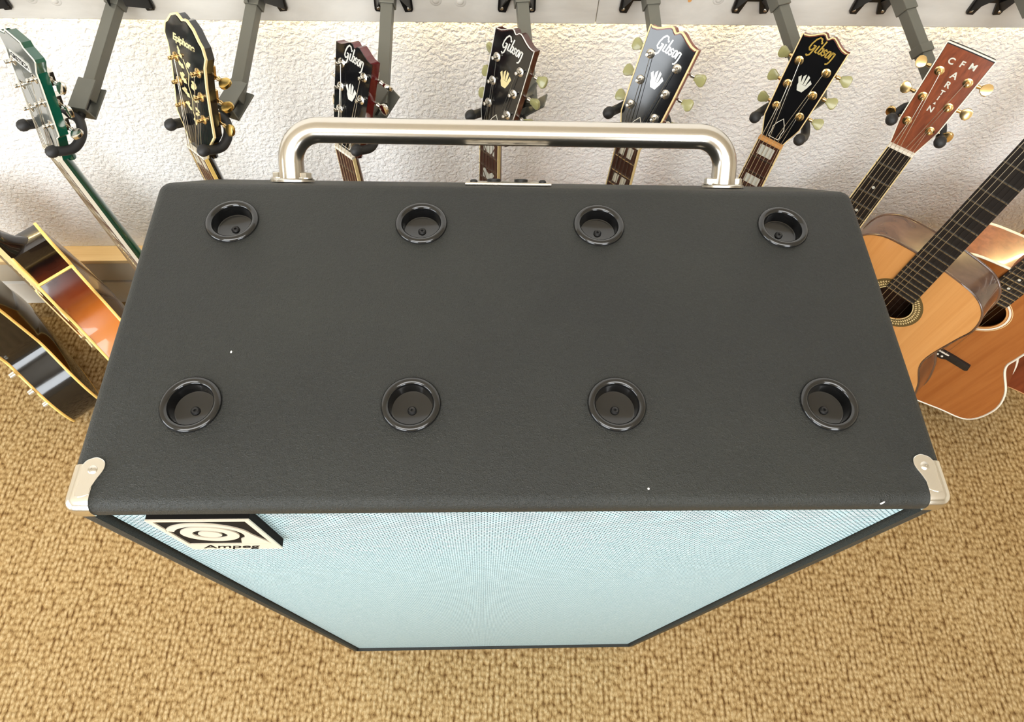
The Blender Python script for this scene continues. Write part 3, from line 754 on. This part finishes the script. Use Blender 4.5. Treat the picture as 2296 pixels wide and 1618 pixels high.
def dec_martin(hs, F):
    for t_, x, z, r, s_ in [('C', -16, 147.5, 0, 13), ('F', 0, 149, 0, 13), ('M', 15, 151, 0, 13), ('A', 0, 131, 0, 14), ('R', 0, 116, 0, 13), ('T', 0, 103, 0, 10), ('I', 0, 94, 0, 9), ('N', 0, 75, 0, 12)]:
        text_mesh('logo_lettering', t_, s_, 'pearl', hs, F @ Matrix.Translation((x, -.5, z)) @ XZ, 0, .15, .35)
    m = MB()
    m.prism([(-2, 84), (2, 84), (0, 88)], -.2, -.6, F); m.build('headstock_inlay', 'pearl', hs, 0)

GREEN_H = [(21.5, -1), (22, 6), (28, 30), (31, 44), (42, 54), (42, 138), (40, 154), (49, 174), (46, 178), (24, 184), (19, 190), (0, 190)]
EPI_H = [(21.5, -1), (22, 6), (34, 30), (46, 50), (43, 88), (41, 125), (42, 158), (47, 173), (42, 188), (35, 194), (25, 206), (12, 213), (6, 212), (0, 209)]
MAR_H = [(21.5, -1), (22.5, 6), (28.5, 32), (31.5, 46), (36.8, 160), (37.2, 166), (35.5, 168.5), (0, 169)]
KEY = dict(button='keystone', tmetal='nickel')
base = dict(wn=43, w12=52, nf=22, scale=628, joint=375, kind='electric', yf=8, bdep=45, bt=5.5)
def G(**k): d = dict(base); d.update(k); return d
specs = []
specs.append(G(pos=(-.718, .678, .879), yaw=-42.3, ha=14.9, head=GREEN_H, headside='green_lacquer', face='silver_face', bind=1.2, bindmat='ivory', decor=dec_green, neckmat='green_lacquer',
    board='rosewood_board', fbind='ivory', inlay='fan', inlay_at=(1, 2, 3, 5, 7, 9), inlaymat='pearl', tun=(67, 37.5, 27.4, 28.7), button='chrome', tmetal='chrome', body=[(x * .78, z * .93 - 60) for x, z in semi()], joint=398, sidemat='green_lacquer', topmat='green_lacquer',
    arch=12, bodybind='ivory', label='green guitar with silver headstock face and chrome tuners, leftmost headstock on the wall'))
specs.append(G(pos=(-.488, .68, .885), yaw=-41.4, ha=16.9, head=EPI_H, headside='gloss_black', face='gloss_black', bind=2.6, bindmat='cream', decor=dec_epi, neckmat='gloss_black',
    board='rosewood_board', fbind='amber_binding', inlay='slash', inlay_at=(1, 3, 5, 7, 9), tun=(71, 37.4, 25.8, 26), button='brass', tmetal='gold', body=semi(), sidemat='mahogany_dark', topmat='sunburst', arch=12, bodybind='cream', truss=0,
    label='black guitar with cream-bound headstock, gold vine inlay and gold tuners, second wall arm'))
specs.append(G(pos=(-.258, .705, .865), yaw=-41.3, ha=19.2, head=GIB, headside='cherry', face='gloss_black', decor=dec_crown('silver_logo', 'silver_logo', 159), neckmat='mahogany_dark', truss=1,
    board='rosewood_board', fbind='cream', inlay='trapezoid', tun=(67, 37.3, 21.2, 24.5), button='chrome', tmetal='chrome', body=doublecut(), sidemat='cherry', topmat='cherry', bdep=36, guard=[(10, -470), (90, -470), (85, -640), (60, -690), (-60, -640), (-70, -560)], hth=15,
    label='cherry red guitar with black headstock face and chrome tuners, behind left end of handle'))
specs.append(G(pos=(-.015, .731, .876), yaw=-43.7, ha=17.1, head=GIB, headside='mahogany_dark', face='gloss_black', bind=.9, bindmat='silver_logo', decor=dec_crown('pearl_gold', 'silver_logo', 154), neckmat='mahogany_dark', truss=1,
    board='rosewood_board', fbind='cream', inlay='fan', inlay_at=(1, 3, 5, 7, 9, 12), tun=(54.4, 37.6, 20.9, 24.6), body=semi(), sidemat='sunburst', topmat='sunburst', arch=12, bodybind='cream', hth=15,
    label='guitar with black headstock and yellowish crown inlay, behind the middle of the handle', **KEY))
specs.append(G(pos=(.211, .687, .915), yaw=-42.3, ha=18.6, head=[(x * 1.06, z) for x, z in GIB], headside='mahogany', face='gloss_black', bind=2.0, bindmat='cream', decor=dec_crown('silver_logo', 'silver_logo', 152), neckmat='mahogany', truss=1,
    board='rosewood_board', fbind='cream', inlay='parallel', inlay_at=(1, 3, 5, 7, 9, 12), tun=(53.7, 40.4, 23.3, 24.3), body=semi(), sidemat='mahogany', topmat='sunburst', arch=12, bodybind='cream',
    label='guitar with cream-bound black headstock and pale crown inlay, behind right end of handle', **KEY))
flat_rings = [(48, 52, 'ebony')]
jb = jumbo(357, -862, 150, 134, 215, -430, -565, -745)
AC = dict(kind='acoustic', bt=6, yf=0, bdep=105, joint=357, nf=20, scale=645, w12=54, sbridge=27, baction=9, hole=(-492, 50), hth=15, topmat='spruce', rings=[(61, 57, 'cream'), (56, 54, 'ebony')], bodybind='cream', bbr=2.2)
specs.append(G(**{**AC, **dict(pos=(.465, .725, .883), yaw=-37.9, ha=16.8, head=[(x * .97, z) for x, z in GIB], headside='mahogany', face='gloss_black', bind=1.5, bindmat='cream', decor=dec_crown('pearl', 'gold_logo', 158), neckmat='mahogany', truss=1,
    board='rosewood_board', fbind='cream', inlay='block', inlay_at=(1, 3, 5, 7, 9, 12, 15), bdep=82, nutmat='bone_brown', tun=(57.3, 37.7, 21.3, 23.3), button='keystone', tmetal='gold', body=jumbo(357, -845, 132, 118, 178, -430, -560, -740), sidemat='mahogany_dark',
    label='guitar with gold lettering on a black headstock and an orange-brown nut')}))
specs.append(G(**{**AC, **dict(pos=(.678, .697, .897), yaw=-36.9, ha=14.9, head=MAR_H, headside='satin_black', face='head_rosewood', bind=1.6, bindmat='ivory', decor=dec_martin, neckmat='mahogany', nutmat='ivory',
    board='ebony', fbind='cream', inlay='dot', inlay_at=(3, 5, 7, 9, 12, 15), tun=(45.6, 42, 19.3, 22.6), button='gold', tmetal='gold', bdep=70, body=jumbo(357, -835, 116, 102, 150, -430, -560, -735), sidemat='rosewood_side',
    label='acoustic guitar with square-topped brown rosewood headstock and gold tuners, seventh wall arm')}))
# classical guitar (its head is above the frame)
CL_H = [(26, -1), (27, 8), (33, 22), (35, 60), (37, 150), (37, 175), (20, 182), (10, 188), (0, 190)]
specs.append(G(**{**AC, **dict(size=1.022, pos=(0.9081, 0.6949, 0.9376), yaw=-46.7, pitch=-2.35, roll=-1.14, ha=14, head=CL_H, headside='mahogany', face='head_rosewood', neckmat='mahogany', nutmat='ivory', wn=52, w12=62, scale=650, nf=19, joint=325, fend=468 - 31,
    board='ebony', tun=(60, 35, 24, 24), button='ivory', tmetal='gold', nylon=1, sbridge=29, baction=9, hole=(-468, 42.5), bdep=84, rings=[(64, 44, 'rosette'), (45, 42.6, 'cream')], tiles=1, bodybind='rosewood_side', bbr=2.6, sidemat='rosewood_side', topmat='spruce',
    body=jumbo(325, -815, 151, 133, 185, -408, -535, -700),
    label='classical guitar with pale spruce top, mosaic rosette and wide black fretboard')}))
# cedar topped acoustic
specs.append(G(**{**AC, **dict(size=1.055, pos=(1.1346, 0.6742, 0.9435), yaw=-36.6, roll=.88, pitch=-.52, ha=15, head=MAR_H, headside='mahogany', face='head_rosewood', neckmat='mahogany', board='ebony', inlay='dot', inlay_at=(3, 5, 7, 9, 12, 15, 17),
    tun=(45.6, 42, 19.3, 22.6), button='gold', tmetal='gold', hole=(-489, 49), rings=[(61.5, 60.3, 'cream'), (58.5, 54.5, 'ivory'), (53, 49.5, 'bone_brown')], bodybind='ivory', bbr=3.0, sidemat='koa_side', topmat='cedar',
    body=jumbo(357, -862, 146, 136, 213, -430, -560, -745),
    label='guitar with orange-brown cedar top, white binding and white-ringed soundhole')}))
specs.append(G(**{**AC, **dict(pos=(1.335, .72, .93), yaw=-40, ha=15, head=MAR_H, headside='mahogany', face='head_rosewood', neckmat='mahogany', board='ebony', inlay='dot', inlay_at=(3, 5, 7, 9, 12, 15),
    tun=(45.6, 42, 19.3, 22.6), button='nickel', tmetal='nickel', sidemat='mahogany', topmat='mahogany', bodybind='bone_brown', body=jumbo(357, -862, 146, 136, 205, -430, -560, -745), fretskip=1,
    label='reddish mahogany guitar, only its lower body showing at the right edge of the photo')}))
# sunburst archtop with a sharp cutaway, seen edge-on at the left
ARCH_S = spline([(30, -404), (38, -425), (46, -424)], 3)
hs_ = [(12, -350), (26, -353), (28, -372), (28, -398), (32, -420), (42, -436), (60, -410)]
hs_ += [(p.x, p.y) for p in spline([(61, -411), (78, -444), (84, -470), (80, -508), (96, -545), (135, -600), (180, -680), (184, -750), (150, -815), (70, -852), (0, -858)], 7)]
ARCH_S = body_outline([(0, 0)], [Vector(p) for p in hs_])[:len(hs_)]
ARCH_S = ARCH_S + [(-x, z) for x, z in reversed(ARCH_S) if abs(x) > .5]
specs.append(G(pos=(-.969, .69, .953), yaw=-46, ha=17, head=GIB, headside='mahogany_dark', face='gloss_black', neckmat='sunburst', board='rosewood_board', fbind='cream', inlay='parallel', tun=(60, 38, 21, 24), button='keystone', tmetal='nickel',
    joint=358, body=ARCH_S, sidemat='sunburst', topmat='sunburst', backmat='rosewood_side', horns=[(60, -410), (-60, -410)], arch=26, bodybind='amber_binding', bbr=3.4, yf=0, bdep=73, knobs=[(130, -700), (150, -740)], karch=10, guard=[(34, -440), (50, -440), (80, -560), (60, -600), (34, -560)], guardmat='cream', bt=9,
    label='sunburst archtop with sharp cutaway and amber binding, hanging edge-on at the left behind the cabinet'))
BLK = jumbo(340, -890, 140, 125, 208, -440, -590, -775)
specs.append(G(pos=(-1.225, .70, .90), yaw=-46, ha=17, head=GIB, headside='gloss_black', face='gloss_black', neckmat='gloss_black', board='ebony', fbind='cream', inlay='block', tun=(60, 38, 21, 24), button='chrome', tmetal='chrome',
    joint=345, body=BLK, sidemat='gloss_black', topmat='gloss_black', backmat='gloss_black', arch=26, bodybind='amber_binding', bbr=3.4, yf=0, bdep=80, knobs=[(150, -640), (178, -690), (190, -740)], karch=2, knobmat='chrome', bt=8,
    label='glossy black arched-back guitar with cream-yellow binding, nearest the left edge of the photo'))
guitars = [make_guitar(s_) for s_ in specs]

# ------------------------------------------------------------------ wall hangers
hang_lb = ['grey wall arm holding the green guitar', 'grey wall arm holding the black guitar with vine inlay', 'grey wall arm behind the cherry red guitar headstock', 'grey wall arm behind the headstock with yellowish crown inlay',
           'grey wall arm behind the window-reflecting black headstock', 'grey wall arm behind the gold-lettered black headstock', 'grey wall arm behind the brown square-topped headstock', 'grey wall arm holding the classical guitar, its bracket in the upper right corner',
           'grey wall arm right of the photo edge, holding the cedar-topped guitar', 'grey wall arm far right, holding the reddish mahogany guitar', 'grey wall arm holding the sunburst guitar, bracket tip in the upper left corner', 'grey wall arm far left, holding the glossy black arched-back guitar']
A90 = [(-.6313, .9815), (-.4061, .9867), (-.1865, .995), (.0355, 1.0025), (.251, 1.0043), (.4683, 1.0094), (.6859, 1.0079), (.905, 1.012), (1.125, 1.014), (1.35, 1.015), (-.865, .978), (-1.10, .975)]
A77 = [(-.6684, .9201), (-.4311, .9222), (-.1947, .9224), (.0502, .9282), (.2692, .9361), (.5167, .9419), (.7362, .9471), (.955, .96), (1.165, .965), (1.39, .96), (-.905, .93), (-1.13, .93)]
def square_bar(m, a, b, wd):
    a, b = Vector(a), Vector(b); d = (b - a); L_ = d.length; d.normalize(); sx = d.cross(Vector((0, 0, 1))).normalized(); sz = sx.cross(d)
    M = Matrix((( sx.x, d.x, sz.x, 0), (sx.y, d.y, sz.y, 0), (sx.z, d.z, sz.z, 0), (0, 0, 0, 1)))
    m.box((0, L_ / 2, 0), (wd, L_, wd), Matrix.Translation(a) @ M); return Matrix.Translation(a) @ M, L_
for i, g in enumerate(guitars):
    s9 = Vector((A90[i][0], .90, A90[i][1])); s7 = Vector((A77[i][0], .77, A77[i][1])); d = (s9 - s7).normalized()
    yb_ = .9545 + .0227 * s9.x
    st = s9 + d * ((yb_ - .90) / d.y); st.y = yb_ - .001
    h = empty('guitar_hanger', st, 0, hang_lb[i], 'wall hanger', 'guitar hangers on the mounting board'); h_inv = Matrix.Translation(-st)
    # wall plate with two tapering wings
    m = MB(); zb = .9555 + .005 * st.x - st.z
    m.prism([(-.031, zb), (-.019, zb - .001), (-.011, zb + .022), (.011, zb + .022), (.019, zb - .001), (.031, zb), (.033, zb + .004), (.028, .06), (-.028, .06), (-.033, zb + .004)], -.004, 0, Matrix.Rotation(WY, 4, 'Z'))
    for sd in (-1, 1):
        m.add([(sd * .014, -.004, zb + .022), (sd * .030, -.004, zb + .003), (sd * .028, -.004, .055), (sd * .013, -.050, .012), (sd * .013, -.050, -.010)] , [(0, 1, 4), (1, 2, 3, 4), (0, 4, 3, 2), (0, 2, 1)])
    pl = m.build('wall_bracket', 'bracket_black', h, 30)
    for sd in (-1, 1):
        m = MB(); m.lathe([(.0034, 0), (.0034, .001), (.002, .0022), (0, .0024)], 14, Matrix.Translation((sd * .0265, -.004, zb + .0065)) @ Matrix.Rotation(pi / 2, 4, 'X')); m.build('screw', 'nickel', pl, 40)
    m = MB(); square_bar(m, s9 - st, (st - d * .004) - st, .0245); sl = m.build('sleeve', 'gunmetal', h, 0, .0012)
    m = MB(); Ma, La = square_bar(m, s7 - d * .012 - st, s9 + d * .01 - st, .0195); ar = m.build('arm', 'gunmetal', h, 0, .0012)
    m = MB(); m.lathe([(.0042, 0), (.0042, .002), (.002, .003), (0, .003)], 14, Ma @ Matrix.Translation((0, .014, .0098))); m.build('rivet', 'nickel', ar, 40)
    if i in (5, 6):
        m = MB(); square_bar(m, s7 + d * .075 - st, s7 + d * .090 - st, .0250); m.build('collar', 'gunmetal', h, 0, .001)
    # pivoting channel and yoke
    Gm = Matrix.Translation(g.location) @ g.rotation_euler.to_matrix().to_4x4()
    deep = .0
    yb0 = Gm @ Vector((0, .058, .026)); pv = s7 - d * .004
    dirn = (yb0 - pv); dl = dirn.length; dirn.normalize()
    m = MB(); sx = dirn.cross(Vector((0, 0, 1))).normalized(); sz = sx.cross(dirn)
    Mc = Matrix.Translation(pv - st) @ Matrix(((sx.x, dirn.x, sz.x, 0), (sx.y, dirn.y, sz.y, 0), (sx.z, dirn.z, sz.z, 0), (0, 0, 0, 1)))
    cl = min(.040, dl * .75)
    m.box((0, cl / 2 - .012, .0135), (.030, cl + .018, .003), Mc); m.box((0, cl / 2 - .012, -.0135), (.030, cl + .018, .003), Mc); m.box((0, cl - .004, 0), (.030, .003, .027), Mc)
    m.build('swivel_bracket', 'gunmetal', h, 0, .0008)
    m = MB(); m.tube([pv + dirn * .006 - st, yb0 - st], .0062, 12); m.build('swivel_rod', 'satin_black', h, 60)
    yz = {0: 36, 3: 26, 6: 47}.get(i, 35)
    dp = 18 if i in (6, 8, 9) else 12
    ypts = spline([(-41, -6, yz), (-43, 8, yz - 8), (-42, 24, yz - dp), (-33, 42, yz - 5), (-19, 54, yz - 4), (0, 59, yz - 3), (19, 54, yz - 4), (33, 42, yz - 9), (42, 24, yz - dp), (43, 8, yz - 8), (41, -6, yz)], 4)
    yw = {7: 1.15, 4: 1.12}.get(i, 1)
    if yw > 1: ypts = [Vector((p.x * yw, p.y, p.z)) for p in ypts]
    toL = Matrix.Translation(-st) @ Gm @ scaleM(.001 * specs[i].get('size', 1))
    m = MB(); m.tube([tuple(p) for p in ypts], 7.4, 12, M=toL)
    for sd in (-1, 1):
        k_ = yw
        m.lathe([(0, -9.4), (4.5, -8.4), (7.8, -5.4), (9.3, -1), (9.1, 3.5), (7.6, 7.5), (5, 9)], 16, toL @ Matrix.Translation((sd * 41 * k_, -8, yz)) @ Matrix.Rotation(-pi / 2, 4, 'X'))
    m.build('padded_yoke', 'rubber', h, 60)
